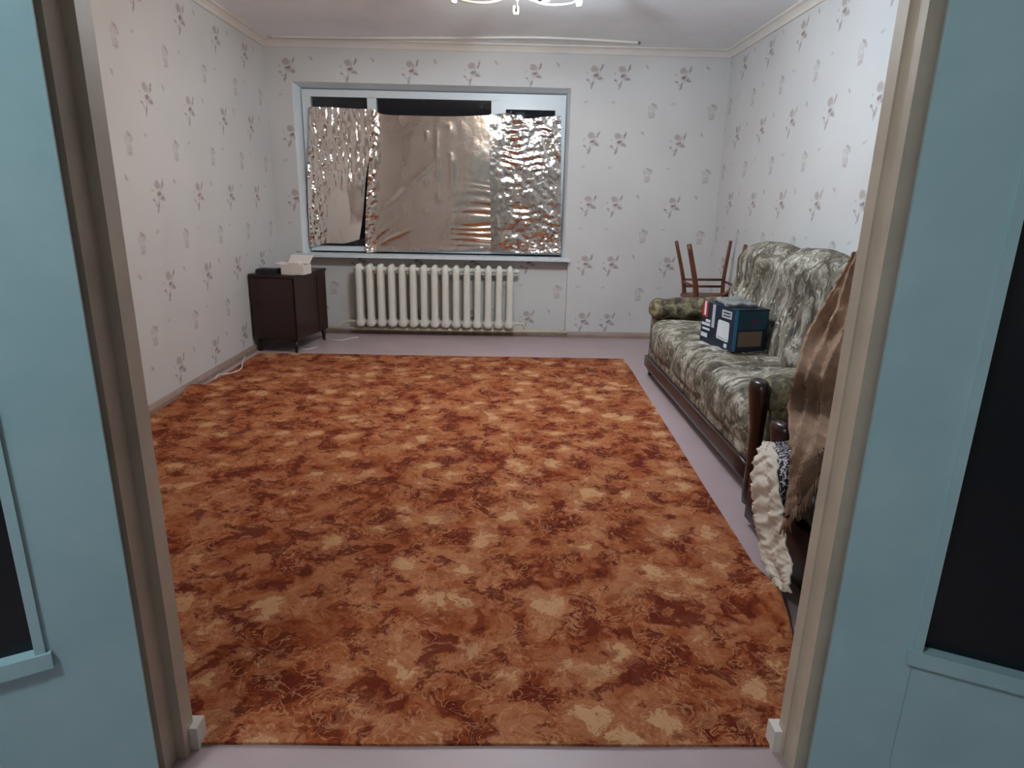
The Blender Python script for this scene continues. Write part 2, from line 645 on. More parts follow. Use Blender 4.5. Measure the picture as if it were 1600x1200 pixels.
# back wall with window opening (splayed reveals) and a shallow radiator niche
WX0, WX1, WZ0, WZ1 = -1.812, 0.575, 0.735, 2.177
NX0, NX1, NZ1, ND = -1.83, 0.612, 0.705, 0.07
YW = 6.12                     # room face of the window frame
bm = bmesh.new()
box(bm, XL - .1, WX0, YB, YB + .34, NZ1, ZC)
box(bm, WX1, XR + .1, YB, YB + .34, NZ1, ZC)
box(bm, WX0, WX1, YB, YB + .34, WZ1, ZC)
box(bm, WX0, WX1, YB, YB + .34, NZ1, WZ0)
box(bm, XL - .1, NX0, YB, YB + .34, 0, NZ1)
box(bm, NX1, XR + .1, YB, YB + .34, 0, NZ1)
box(bm, NX0, NX1, YB + ND, YB + .34, 0, NZ1)
st(mk('wall_back', bm, 'paper_back'), 'back wall with cream floral wallpaper around the window')

# front wall (door wall): wallpaper towards the room, plaster towards the hall
DX0, DX1, DZ = -0.755, 0.728, 2.06
for nm, y0, y1, mt, lb in (('wall_front', YH + .055, YF, 'paper_back', 'room side of the door wall'),
                           ('wall_hall_front', YH, YH + .055, 'hallwall', 'hall side of the door wall, plain plaster')):
    bm = bmesh.new()
    xa, xb = (XL, XR) if nm == 'wall_front' else (HX0, HX1)
    wd_ = 0 if nm == 'wall_front' else .09
    box(bm, xa, DX0 - wd_, y0, y1, 0, ZC)
    box(bm, DX1 + wd_, xb, y0, y1, 0, ZC)
    box(bm, DX0 - wd_, DX1 + wd_, y0, y1, DZ, ZC)
    st(mk(nm, bm, mt), lb)
st(mk('wall_hall_left', B(HX0 - .1, HX0, HY0, YH + .05, 0, ZC), 'hallwall'), 'plain left wall of the hall')
st(mk('wall_hall_right', B(HX1, HX1 + .1, HY0, YH + .05, 0, ZC), 'hallwall'), 'plain right wall of the hall')
st(mk('wall_hall_back', B(HX0 - .1, HX1 + .1, HY0 - .1, HY0, 0, ZC), 'hallwall'), 'plain far wall of the hall')

# cornices
cs = 0.058
prof = [(0, 0), (cs, 0), (cs, -.010), (cs * .62, -.020), (.022, -cs * .62), (.012, -cs), (0, -cs)]
st(mk('trim_1', prism(bmesh.new(), [(XL + a, ZC + b) for a, b in prof], 1, YF, YB), 'cornice'), 'white foam cornice above the left wall')
st(mk('trim_2', prism(bmesh.new(), [(XR - a, ZC + b) for a, b in prof], 1, YF, YB), 'cornice'), 'white foam cornice above the right wall')
st(mk('trim_3', prism(bmesh.new(), [(YB - a, ZC + b) for a, b in prof], 0, XL, XR), 'cornice'), 'white foam cornice above the window wall')
# baseboards
bp = [(0, 0), (.020, 0), (.020, .030), (.010, .052), (0, .055)]
st(mk('baseboard_left', prism(bmesh.new(), [(XL + a, b) for a, b in bp], 1, YF, YB), 'basebrd'), 'brownish baseboard along the left wall')
st(mk('baseboard_right', prism(bmesh.new(), [(XR - a, b) for a, b in bp], 1, YF, YB), 'basebrd'), 'brownish baseboard along the right wall')
for i, (a, b, dy) in enumerate(((XL, NX0, 0), (NX0, NX1, ND), (NX1, XR, 0))):
    st(mk('baseboard_back', prism(bmesh.new(), [(YB + dy - p, q) for p, q in bp], 0, a, b), 'basebrd'), 'brownish baseboard along the window wall')

# ------------------------------------------------------------------ window
win = root('window_1', (-0.62, YW, WZ0), 'wide white three-part window behind silver foil', kind='structure')
fx0, fx1, fz0, fz1 = -1.775, 0.548, 0.755, 2.140
y1 = YW + 0.07
gx = [(-1.700, -1.205), (-1.125, -0.112), (0.016, 0.455)]
gt = [2.082, 2.080, 2.012]
gb = 0.800
# reveals
rv = bmesh.new()
for q in ([(WX0, YB, WZ1), (WX1, YB, WZ1), (fx1, y1, fz1), (fx0, y1, fz1)],
          [(WX0, YB, WZ0), (WX0, YB, WZ1), (fx0, y1, fz1), (fx0, y1, WZ0)],
          [(WX1, YB, WZ1), (WX1, YB, WZ0), (fx1, y1, WZ0), (fx1, y1, fz1)]):
    rv.faces.new([rv.verts.new(p) for p in q])
mk('reveal', rv, 'reveal', win)
fr = bmesh.new()
box(fr, fx0, gx[0][0], YW, y1, fz0, fz1)
box(fr, 0.508, fx1, YW, y1, fz0, fz1)
box(fr, gx[0][0], 0.508, YW, y1, 2.082, fz1)
box(fr, gx[0][0], 0.508, YW, y1, fz0, gb)
mk('frame', fr, 'pvc', win, bevel=.004)
mk('mullion', B(gx[0][1], gx[1][0], YW, y1, gb - .002, 2.084), 'pvc', win, bevel=.004)
mk('mullion', B(gx[1][1], gx[1][1] + .062, YW, y1, gb - .002, 2.084), 'pvc', win, bevel=.004)
sb = bmesh.new()
box(sb, -.052, gx[2][0], YW - .014, y1 - .01, gb - .01, 2.09)
box(sb, gx[2][1], 0.512, YW - .014, y1 - .01, gb - .01, 2.09)
box(sb, gx[2][0], gx[2][1], YW - .014, y1 - .01, gt[2], 2.09)
box(sb, gx[2][0], gx[2][1], YW - .014, y1 - .01, gb - .01, gb + .06)
sash = mk('sash', sb, 'pvc', win, bevel=.005)
hd = B(-.030, -.006, YW - .03, YW - .014, 1.36, 1.42)
box(hd, -.026, -.010, YW - .045, YW - .03, 1.27, 1.40)
mk('handle', hd, 'white', sash, bevel=.003)
for (a, b), t in zip(gx, gt):
    mk('pane', B(a - .008, b + .008, YW + .030, YW + .040, gb - .008, t + .008), 'glass', win)
sl = B(-1.872, 0.618, 5.918, YW + .02, .712, .740)
mk('sill', sl, 'pvc', win, bevel=.006)
# night darkness outside: facade is simply the dark sky

# ------------------------------------------------------------------ door frame (jambs) and leaves


def jamb(name, s, xin, pl, label):
    """s=-1 left, +1 right; plan profile from the room edge to the hall edge"""
    return st(mk(name, prism(bmesh.new(), [(xin + s * a, b) for a, b in pl], 2, 0, 2.10), 'jamb', bevel=.0025), label)


PL_L = [(0, YF + .012), (0, YF - .034), (.022, YF - .034), (.022, YF - .082), (.034, YF - .082), (.034, YH - .004),
        (.046, YH - .018), (.053, YH - .018), (.053, YH), (.060, YH), (.060, YF), (.115, YF), (.115, YF + .012)]
PL_R = [(0, YF + .012), (0, YF - .022), (.005, YF - .022), (.005, YF - .070), (.053, YF - .070), (.053, YF), (.115, YF), (.115, YF + .012)]
JL, JR = -0.7018, 0.6745
jamb('trim_4', -1, JL, PL_L, 'worn beige door jamb with stepped edge, hinge side of the left leaf')
jamb('trim_5', 1, JR, PL_R, 'worn beige door jamb with stepped edge, hinge side of the right leaf')
st(mk('trim_6', B(JL - .06, JR + .06, YH - .02, YF + .012, 2.05, 2.11), 'jamb'), 'beige head of the door frame')
for nm, s, xin in (('trim_7', -1, JL), ('trim_8', 1, JR)):
    st(mk(nm, B(min(xin - s * .018, xin + s * .03), max(xin - s * .018, xin + s * .03), YF - .01, YF + .03, 0, .06), 'cornice', bevel=.004),
       'small white plinth block at the foot of the door jamb')


def leaf(name, s, hx, hy, ang, label):
    """door leaf: local x runs from the hinge to the free edge, local -y faces the camera side"""
    d = Vector((s * math.cos(ang), -math.sin(ang), 0))
    nrm = Vector((-s * math.sin(ang), -math.cos(ang), 0))     # towards the camera
    T = Matrix(((d.x, -nrm.x, 0, hx), (d.y, -nrm.y, 0, hy), (0, 0, 1, 0), (0, 0, 0, 1)))
    r = root(name, (hx, hy, 0), label, kind='structure')
    W, Hh, t = 0.675, 2.03, 0.036
    a, b, z0, z1 = STILE[s], W - .13, PZ[s], 1.90
    p = lambda *q: B(*q, mat=T)
    mk('stile', p(0, a, 0, t, .012, Hh), 'door', r, bevel=.003)
    mk('stile', p(b, W, 0, t, .012, Hh), 'door', r, bevel=.003)
    mk('rail', p(a - .001, b + .001, .0015, t - .0015, .012, z0), 'door', r, bevel=.002)
    mk('rail', p(a - .001, b + .001, .0015, t - .0015, z1, Hh), 'door', r, bevel=.002)
    mk('pane', p(a - .006, b + .006, .016, .022, z0 - .006, z1 + .006), 'doorglass', r)
    for q in ((a - .012, b + .012, -.011, .016, z0 - .020, z0 + .012), (a - .004, a + .012, -.006, .016, z0 + .012, z1),
              (b - .012, b + .004, -.006, .016, z0 + .012, z1), (a - .012, b + .012, -.006, .016, z1 - .012, z1 + .012)):
        mk('glazing_bead', p(*q), 'door', r, bevel=.003)
    return r


STILE = {-1: 0.145, 1: 0.142}
PZ = {-1: 0.420, 1: 0.410}
leaf('door_1', -1, -0.700, 1.075, math.radians(30), 'pale blue painted door leaf with dark glass pane, left of the opening')
leaf('door_2', 1, 0.6865, 1.105, math.radians(26), 'pale blue painted door leaf with dark glass pane, right of the opening')

# ------------------------------------------------------------------ lamps


def bulb(name, loc, axis, mat, label, parent=None):
    """LED bulb: screw collar, opaque white body, glowing dome; axis = pointing direction"""
    q = Vector((0, 0, 1)).rotation_difference(Vector(axis).normalized()).to_matrix()
    r = root(name, loc, label, 'light bulb', group=None)
    L = lambda prof, m, nm: mk(nm, lathe(bmesh.new(), prof, loc, 20, q), m, r, smooth=True)
    L([(0, -.012), (.013, -.010), (.0135, .012), (.016, .014)], 'metal', 'screw_cap')
    L([(.016, .013), (.022, .022), (.028, .036), (.0300, .044), (0, .044)], 'white', 'body')
    L([(.0298, .0445), (.0310, .056), (.0305, .072), (.026, .088), (.016, .099), (0, .104)], mat, 'diffuser')
    return r


CH = Vector((0.06, 3.78, 0))
ch = root('chandelier', (CH.x, CH.y, ZC), 'white five-armed ceiling chandelier in the middle of the room', 'chandelier')
mk('ceiling_rose', lathe(bmesh.new(), [(0, 0), (.06, 0), (.058, -.012), (.030, -.035), (.010, -.045), (0, -.045)], (CH.x, CH.y, ZC)), 'white', ch, smooth=True)
mk('stem', tube(bmesh.new(), [(CH.x, CH.y, ZC - .04), (CH.x, CH.y, 2.28)], .008), 'white', ch, smooth=True)
mk('hub', lathe(bmesh.new(), [(0, .045), (.022, .040), (.034, .015), (.034, -.010), (.018, -.030), (.007, -.036), (0, -.044)], (CH.x, CH.y, 2.285)), 'armmetal', ch, smooth=True)
arms = [-72, -108, 30, 90, 150]
for i, a in enumerate(arms):
    c, s_ = math.cos(math.radians(a)), math.sin(math.radians(a))
    R1 = .205 if i < 2 else .40
    dz = (-.040, -.012, 0, 0, 0)[i]                # the cool bulb hangs lowest, into the picture's top edge
    pts = curve_pts([(CH.x + c * .02, CH.y + s_ * .02, 2.275), (CH.x + c * R1 * .45, CH.y + s_ * R1 * .45, 2.258),
                     (CH.x + c * R1 * .85, CH.y + s_ * R1 * .85, 2.285 + dz), (CH.x + c * R1, CH.y + s_ * R1, 2.32 - .04 * (i < 2) + dz)], 6)
    arm = mk('arm', tube(bmesh.new(), pts, .006, 8), 'armmetal', ch, smooth=True)
    mk('socket', lathe(bmesh.new(), [(0, -.005), (.016, -.004), (.019, .012), (.018, .040), (0, .040)], (CH.x + c * R1, CH.y + s_ * R1, 2.285 - .03 * (i < 2) + dz)), 'white', arm, smooth=True)
    if i < 2:
        ax = Vector((.76, .52, .17)) if i == 0 else Vector((-.76, .52, .17))
        bulb('led_bulb' if i == 0 else 'led_bulb_offscreen', (CH.x + c * R1 + ax.normalized().x * .02, CH.y + s_ * R1, 2.262 + dz), ax, 'cool' if i == 0 else 'warm',
             'cool white glowing bulb on the chandelier' if i == 0 else 'warm white glowing bulb on the chandelier')

hl = root('hall_ceiling_lamp_offscreen', (-1.10, -0.05, ZC), 'round ceiling lamp in the hall', 'lamp')
mk('base', lathe(bmesh.new(), [(0, 0), (.15, 0), (.15, -.02), (0, -.02)], (-1.10, -.05, ZC)), 'white', hl, smooth=False)
mk('diffuser', lathe(bmesh.new(), [(.14, -.02), (.135, -.045), (.10, -.075), (.05, -.09), (0, -.094)], (-1.10, -.05, ZC)), 'hall', hl, smooth=True)

# curtain rail under the ceiling
ct = [px(u, v, 2, ZC - .012) for u, v in ((425, 58.5), (540, 60.5), (700, 60.5), (830, 60), (905, 62.5), (998, 68))]
cr = root('curtain_rail', (0, 5.8, ZC), 'thin white curtain rail under the ceiling by the window', 'curtain rail')
cpts = curve_pts([(p.x, p.y, ZC - .007) for p in ct], 8)
bm = bmesh.new()
vr = []
for p in cpts:
    vr.append([bm.verts.new((p.x, p.y + dy, p.z + dz)) for dy, dz in ((-.011, -.007), (.011, -.007), (.011, .008), (-.011, .008))])
for a, b in zip(vr, vr[1:]):
    for k in range(4):
        bm.faces.new((a[k], a[(k + 1) % 4], b[(k + 1) % 4], b[k]))
bm.faces.new(vr[0]); bm.faces.new(vr[-1])
mk('rail', bm, 'white', cr)
e = cpts[-1]
mk('end_stop', B(e.x - .008, e.x + .012, e.y - .014, e.y + .014, ZC - .018, ZC), 'metal', cr)

# ================================================================== CARPET
def carpet():
    nx_, ny_ = 110, 150
    bm = bmesh.new()
    top = []
    for j in range(ny_ + 1):
        t = j / ny_
        yy = 1.222 + t * (5.115 - 1.222)
        xr = 0.905 + (1.012 - 0.905) * min(1, max(0, (yy - 1.6) / 3.3)) + .006 * N(yy * 2.1, 3.3)
        if yy < 1.75:
            xr = 0.905 - 0.20 * ((1.75 - yy) / 0.53) ** 1.6
        xl = XL + .026 + .004 * N(yy * 2, 1.1)
        if yy > 4.0:
            xl += min(.05, (yy - 4.0) * .12)
        row = []
        for i in range(nx_ + 1):
            s = i / nx_
            x = xl + (xr - xl) * s
            y = yy + (.008 * N(x * 2.3, 9.1) if j in (0, ny_) else 0) + (t > .9) * (-.035) * (1 - s) * 0.0
            z = .008 + .0025 * N(x * 3, y * 3)
            # right edge curls up against the armchair
            cu = max(0.0, 1 - abs(yy - 1.80) / .22)
            z += cu * .05 * max(0, (s - .955) / .045) ** 1.5
            # small fold at the left edge
            fo = max(0.0, 1 - abs(yy - 4.02) / .16)
            z += fo * .045 * max(0, (.05 - s) / .05) ** 1.3
            row.append(bm.verts.new((x, y, z)))
        top.append(row)
    for j in range(ny_):
        for i in range(nx_):
            bm.faces.new((top[j][i], top[j][i + 1], top[j + 1][i + 1], top[j + 1][i]))
    ret = bmesh.ops.extrude_face_region(bm, geom=bm.faces[:])
    bmesh.ops.translate(bm, verts=[v for v in ret['geom'] if isinstance(v, bmesh.types.BMVert)], vec=(0, 0, -.0075))
    return bm


tag(mk('carpet', carpet(), 'carpet', smooth=False), 'large rust-orange carpet with cream flower pattern on the floor', 'carpet')

# ================================================================== FOIL SHEETS
YFO = YW - .022


def ridge(x, y, z):
    return 1 - abs(N(x, y, z)) * 2


def crumple(x, z, seed, sx=1.0, sz=1.0):
    h = 0.0
    a = 1.0
    f = 5.0
    for o in range(4):
        h += a * abs(N(x * f * sx, z * f * sz, seed + o * 3.7))
        a *= .5
        f *= 2.1
    return h


def foil_sheet(name, ctrl, nu, nv, fn, label):
    bm = sheet(ctrl, nu, nv, lambda s, t, p, n: p + Vector((0, -fn(s, t, p), 0)), 0)
    return tag(mk(name, bm, 'foil', smooth=True), label, 'foil sheet', 'silver foil sheets over the window')


fp = lambda u, v, dy=0.0: px(u, v, 1, YFO - dy)
Lctrl = [[fp(484, 167), fp(517, 168), fp(550, 170), fp(583, 171)],
         [fp(483, 225), fp(515, 226), fp(547, 227), fp(580, 226)],
         [fp(481, 280), fp(512, 281, .01), fp(545, 281, .02), fp(572, 280, .006)],
         [fp(482, 330), fp(512, 332, .012), fp(543, 332, .03), fp(568, 330, .02)],
         [fp(486, 386), fp(511, 380, .006), fp(538, 380, .02), fp(562, 374, .05)]]


def sm01(v):
    v = max(0.0, min(1.0, v))
    return v * v * (3 - 2 * v)


def facets(x, z, seed, f=16.0, sx=1.0, sz=1.0):
    """crumpled film: soft facets of several sizes"""
    return (N(x * f * sx, z * f * sz, seed) + .50 * N(x * f * 2.3 * sx, z * f * 2.3 * sz, seed + 5) + .22 * abs(N(x * f * 4.7 * sx, z * f * 4.7 * sz, seed + 9)))


def fL(s, t, p):
    sm = sm01((t - .46) * 5) * sm01((s - .30 + .12 * (t - .5)) * 7)
    h = .0110 * facets(p.x, p.z, 1.0, 15, 1.6, .55) * (1.15 - .5 * s)
    h += .0050 * facets(p.x, p.z, 31.0, 30, 1.0, 1.0) * sm01(1.4 - 2.4 * s) * sm01(t * 4)
    return h * (1 - .93 * sm) + .012


foil_sheet('foil_sheet', Lctrl, 90, 200, fL, 'narrow silver foil sheet with loose lower corner over the left pane')
Mctrl = [[fp(584, 171, .014), fp(600, 179), fp(650, 181), fp(710, 182), fp(769, 180)],
         [fp(578, 240, .018), fp(605, 240), fp(655, 240), fp(712, 240), fp(767, 240)],
         [fp(573, 310, .014), fp(605, 310), fp(655, 310), fp(712, 310), fp(767, 310)],
         [fp(571, 365, .012), fp(603, 360), fp(655, 360), fp(712, 360), fp(767, 360)],
         [fp(573, 395, .012), fp(604, 392), fp(655, 391), fp(712, 391), fp(768, 390)]]


def fM(s, t, p):
    left = sm01(1.15 - s / .17 + .25 * N(p.z * 6, 2.2))
    h = .0150 * facets(p.x, p.z, 5.0, 13, 1.2, 1.0) * left
    h += .0019 * facets(p.x, p.z, 88.0, 6)
    h += .0026 * math.sin(p.z * 95 + 7 * N(p.x * 1.5, p.z * 9, 4)) * sm01((s - .66) / .30) * sm01((t - .28) * 3)
    for c, wd in ((.40, .014), (.55, .014), (.62, .012), (.73, .018)):
        h += .0024 * math.exp(-((s - c - .03 * N(t * 5, c * 9)) / wd) ** 2) * sm01(2.2 * N(t * 11, c * 31) + .1) * sm01(2.2 - 2.6 * t)
    for c, d, wd in ((.33, .50, .02), (.52, .36, .02), (.22, .75, .03), (.35, .80, .02)):
        u_ = (s - c) * .6 + (t - d) * .9
        h += .0035 * math.exp(-(u_ / wd) ** 2) * math.exp(-((s - c) / .12) ** 2)
    h += .006 * sm01((t - .94) / .06) * (1 + N(s * 20, 1.0))
    return h + .010


foil_sheet('foil_sheet', Mctrl, 170, 190, fM, 'wide smooth silver foil sheet over the middle pane')
Rctrl = [[fp(765, 180, .006), fp(795, 178), fp(820, 186), fp(850, 183), fp(876, 182)],
         [fp(765, 240, .005), fp(795, 240), fp(820, 240), fp(850, 240), fp(876, 240)],
         [fp(766, 320, .005), fp(795, 320), fp(820, 320), fp(850, 320), fp(876, 320)],
         [fp(767, 392, .005), fp(795, 393), fp(820, 395), fp(850, 395), fp(876, 396)]]


def fR(s, t, p):
    big = sm01(.5 + 1.1 * N(p.x * 5, p.z * 4, 77.0))
    h = .0120 * facets(p.x, p.z, 12.0, 8.5, 1.0, 1.15) * (.35 + .65 * big)
    h += .0042 * facets(p.x, p.z, 22.0, 21, 1.2, .8) * (1 - .7 * big)
    h += .0026 * math.sin(p.z * 105 + 6 * N(p.x * 4, p.z * 3)) * sm01(.2 + 1.5 * N(p.x * 5, p.z * 4, 3))
    h += .0060 * facets(p.x, p.z, 45., 30) * sm01((t - .74) * 5) * sm01((s - .4) * 4)
    h *= .35 + .65 * sm01(s * 3.2)
    return h + .026


foil_sheet('foil_sheet', Rctrl, 110, 210, fR, 'heavily crumpled silver foil sheet over the right sash')

# ================================================================== RADIATOR
rad = root('radiator', (-0.62, 5.98, 0), 'white cast-iron radiator of fifteen sections under the window sill', 'radiator')
RX0, RP = -1.300, 0.0985
RY, RZ0, RZ1 = 5.935, 0.085, 0.660


def section_mesh():
    bm = bmesh.new()
    for yy, wd in ((-.035, .031), (.045, .028)):
        rings = []
        for z, a, b in ((0.0, .010, .012), (.010, .034, .030), (.030, .043, .036), (.055, .040, .034), (.085, wd, .032), (.30, wd, .032), (.50, wd, .032),
                        (.545, wd * .95, .031), (.562, wd * .75, .026), (.573, wd * .4, .014), (.575, .004, .004)):
            rings.append([bm.verts.new((a * math.copysign(abs(math.cos(k * math.pi / 7)) ** .75, math.cos(k * math.pi / 7)),
                                        yy + b * math.sin(k * math.pi / 7), z)) for k in range(14)])
        for r1, r2 in zip(rings, rings[1:]):
            for k in range(14):
                bm.faces.new((r1[k], r1[(k + 1) % 14], r2[(k + 1) % 14], r2[k]))
        bm.faces.new(rings[0][::-1]); bm.faces.new(rings[-1])
    for z in (.042, .53):
        tube(bm, [(-.0495, .005, z), (.0495, .005, z)], .021, 10)
    box(bm, -.006, .006, -.02, .03, .05, .52)
    bmesh.ops.recalc_face_normals(bm, faces=bm.faces)
    return bm


sec0 = None
for i in range(15):
    if sec0 is None:
        sec0 = mk('section', section_mesh(), 'enamel', rad, smooth=True, local=True)
        sec = sec0
    else:
        sec = sec0.copy()
        COL.objects.link(sec)
        sec.parent = rad
    sec.location = (RX0 + i * RP + 0.62, RY - 5.98, RZ0)
ex = RX0 + 14 * RP
mk('plug', lathe(bmesh.new(), [(0, 0), (.024, 0), (.024, .02), (.014, .022), (.014, .035), (0, .035)], (ex + .048, RY + .005, RZ0 + .53), 12, Matrix.Rotation(math.pi / 2, 3, 'Y')), 'enamel', rad, smooth=False)
mk('feed_pipe', tube(bmesh.new(), curve_pts([(ex + .045, RY + .005, RZ0 + .042), (ex + .10, RY + .01, RZ0 + .045), (ex + .135, RY + .02, RZ0 + .03), (ex + .155, RY + .025, .062), (ex + .165, RY + .025, .055)], 6), .012, 10), 'pipe', rad, smooth=True)
mk('feed_pipe', tube(bmesh.new(), curve_pts([(RX0 - .045, RY + .005, RZ0 + .042), (RX0 - .12, RY + .01, RZ0 + .04), (RX0 - .20, RY + .02, RZ0 + .01), (RX0 - .24, RY + .025, .055)], 6), .012, 10), 'pipe', rad, smooth=True)
tag(mk('heating_pipe', tube(bmesh.new(), [(-1.80, 5.946, .058), (0.630, 5.946, .058)], .016, 12), 'pipe', smooth=True),
    'cream painted heating pipe running along the floor under the radiator', 'pipe')

# ================================================================== CABINET
CA = -math.atan2(.10, .62)
cab = root('cabinet', (-1.650, 5.130, 0), 'dark brown polished low cabinet on short legs in the corner', 'cabinet', rz=CA)
cb = lambda nm, a, mt='cabwood', bv=.003: mk(nm, B(*a), mt, cab, local=True, bevel=bv)
cw, cdp, ct_ = .372, .60, .635
cb('body', (-cw, 0, .012, cdp, .105, ct_ - .02))
cb('top', (-cw - .003, .008, -.006, cdp + .005, ct_ - .02, ct_))
dr = cb('door', (-cw + .008, -.008, -.006, .014, .115, ct_ - .03))
mk('knob', lathe(bmesh.new(), [(0, 0), (.006, 0), (.006, .012), (.012, .018), (.010, .024), (0, .026)], (-cw + .05, -.006, .40), 12, Matrix.Rotation(math.pi / 2, 3, 'X')), 'darkwood', cab, local=True, smooth=True)
cb('side_panel', (-.002, .004, .42, cdp - .01, .12, ct_ - .05), 'chairwood' if False else 'cabwood')
for lx in (-cw + .03, -.03):
    for ly in (.035, cdp - .035):
        mk('leg', tube(bmesh.new(), [(lx, ly, .108), (lx, ly, 0)], [.020, .013], 10), 'darkwood', cab, local=True, smooth=True)
MC = WM[cab.name]


def on_cab(name, label, cat):
    return None


# black flat box on the cabinet
bb = root('router_box', MC @ Vector((-.25, .10, ct_)), 'flat black plastic box on the cabinet', 'box', rz=CA)
mk('case', B(-.085, .085, -.06, .06, 0, .030), 'blackplastic', bb, local=True, bevel=.004)
mk('lid', B(-.078, .078, -.053, .053, .030, .038), 'blackplastic', bb, local=True, bevel=.003)
# white open carton
wb = root('small_carton', MC @ Vector((-.035, .13, ct_)), 'small white open carton with raised flaps on the cabinet', 'carton', rz=CA)
t_ = .003
mk('tray', box(box(box(box(B(-.09, .10, -.07, .07, 0, t_), -.09, .10, -.07, -.07 + t_, t_, .075), -.09, .10, .07 - t_, .07, t_, .075), -.09, -.09 + t_, -.067, .067, t_, .075),
               .10 - t_, .10, -.067, .067, t_, .075), 'card', wb, local=True)
fl = bmesh.new()
box(fl, -.10, .09, 0, .10, 0, t_, mat=Matrix.Translation((0, .068, .074)) @ Matrix.Rotation(math.radians(38), 4, 'X'))
mk('flap', fl, 'card', wb, local=True)
fl = bmesh.new()
box(fl, -.05, .0, -.067, .067, 0, t_, mat=Matrix.Translation((-.089, 0, .074)) @ Matrix.Rotation(math.radians(12), 4, 'Y'))
mk('flap', fl, 'card', wb, local=True)
mk('paper_wad', puffy((.05, .04, .022), .015, 8, lambda p: p + Vector((0.01, 0, .078)) + Vector((0, 0, .008 * N(p.x * 50, p.y * 50)))), 'card', wb, local=True, smooth=True)

# cables on the floor
tag(mk('white_cable', tube(bmesh.new(), curve_pts([px(u, v, 2, .014) + Vector((0, 0, dz)) for u, v, dz in
    ((383, 556, .0), (379, 566, .0), (377, 576, .002), (366, 582, .002), (352, 585, .002), (341, 586, .002), (336, 592, .001))], 6), .0045, 8), 'white', smooth=True),
    'thin white cable looping on the carpet beside the cabinet', 'cable')
tag(mk('white_cable', tube(bmesh.new(), curve_pts([px(u, v, 2, .006) for u, v in
    ((503, 524), (512, 530), (530, 532), (545, 529), (560, 527))], 6), .0045, 8), 'white', smooth=True),
    'white cable end lying on bare floor below the radiator', 'cable')
tag(mk('white_cable', tube(bmesh.new(), curve_pts([px(u, v, 2, .006) for u, v in
    ((466, 541), (474, 546), (485, 545), (495, 542))], 6), .0045, 8), 'white', smooth=True),
    'short white cable end lying by the cabinet front leg', 'cable')

# ================================================================== SOFA
SX0, SX1, SY0, SY1 = 1.075, 1.90, 2.45, 4.79
sofa = root('sofa', (1.5, 3.6, 0), 'three-seat sofa in grey leaf-patterned tapestry with dark wooden posts', 'sofa')
mk('base', B(1.115, 1.86, SY0 + .08, SY1 - .10, .03, .20), 'darkwood', sofa, bevel=.008)
mk('apron', puffy((.03, (SY1 - SY0) / 2 - .14, .045), .015, 10, lambda p: p + Vector((1.105, (SY0 + SY1) / 2, .115))), 'darkwood', sofa, smooth=True)
for yy in (SY0 + .1, SY1 - .14):
    for xx in (1.14, 1.80):
        mk('foot', tube(bmesh.new(), [(xx, yy, .045), (xx, yy, 0)], [.030, .022], 10), 'darkwood', sofa, smooth=True)
sw_ = (4.60 - 2.62) / 3
for i in range(3):
    yc = 2.62 + sw_ * (i + .5)

    def f(p, yc=yc, i=i):
        q = p.copy()
        bul = (1 - (p.y / (sw_ / 2)) ** 2)
        q.z += .022 * bul * (p.z > 0)
        if p.x < 0:
            q.x -= .018 * bul * max(0, 1 - abs(p.z / .13) ** 2)
        q = q + Vector((1.42, yc, .30))
        q.z += .006 * N(q.x * 7, q.y * 7, 2 + i)
        q.z += .007 * math.sin(q.y * 52 + 2 * N(q.x * 4, q.y * 4)) * max(0, min(1, (p.z + .02) * 10))
        return q
    mk('seat_cushion', puffy((.335, sw_ / 2 + .004, .125), .085, 22, f), 'tap_seat', sofa, smooth=True)
# front skirt under the cushions
mk('front_panel', puffy((.03, 1.0, .10), .025, 20, lambda p: p + Vector((1.125 + .006 * N(p.y * 6, p.z * 6), 3.62, .235))), 'tap_seat', sofa, smooth=True)
sb_ = (4.46 - 2.62) / 3
for i in range(3):
    yc = 2.62 + sb_ * (i + .5)

    def f(p, yc=yc, i=i):
        q = p.copy()
        t = (p.z + .31) / .62                       # 0 bottom, 1 top
        q.x += .15 * t + .02
        bul = 1 - (p.y / (sb_ / 2)) ** 2
        if p.x < 0:
            q.x -= .045 * bul * (.4 + .6 * math.sin(math.pi * min(1, t * 1.05)))
            q.x -= .05 * max(0, 1 - abs(t - .86) / .2) * bul
        q.z += (.055 * bul - .012) * max(0, (t - .7) / .3)
        q = q + Vector((1.60, yc, .67 - .01 * i * 0))
        q.x += .012 * math.sin(q.y * 34 + 3 * N(q.z * 3, q.y * 2)) * (p.x < 0)
        q.x += .014 * N(q.y * 9, q.z * 5, i) * (p.x < .05)
        q.z += .014 * N(q.y * 8, q.x * 8, 4 + i) * max(0, t - .5)
        return q
    mk('back_cushion', puffy((.10, sb_ / 2 + .006, .31), .085, 24, f), 'tap_back', sofa, smooth=True)
mk('back_frame', B(1.80, 1.89, SY0 + .06, SY1 - .06, .05, .86), 'tap_dark', sofa, bevel=.02)


def sofa_arm(yc, nm):
    """rolled arm: padded roll over a recessed side"""
    def f(p):
        q = p + Vector((1.465, yc, .505))
        q.z += .010 * N(q.x * 11, q.y * 11) + .035 * (p.x / .36) * .5
        q.y += .008 * N(q.x * 10, q.z * 10, 3)
        return q
    a = mk(nm, puffy((.365, .095, .075), .070, 18, f), 'tap_dark', sofa, smooth=True)
    return a


def arm_side(yc):
    return mk('arm_side', puffy((.345, .062, .22), .03, 12, lambda p: p + Vector((1.475, yc, .25))), 'tap_dark', sofa, smooth=True)


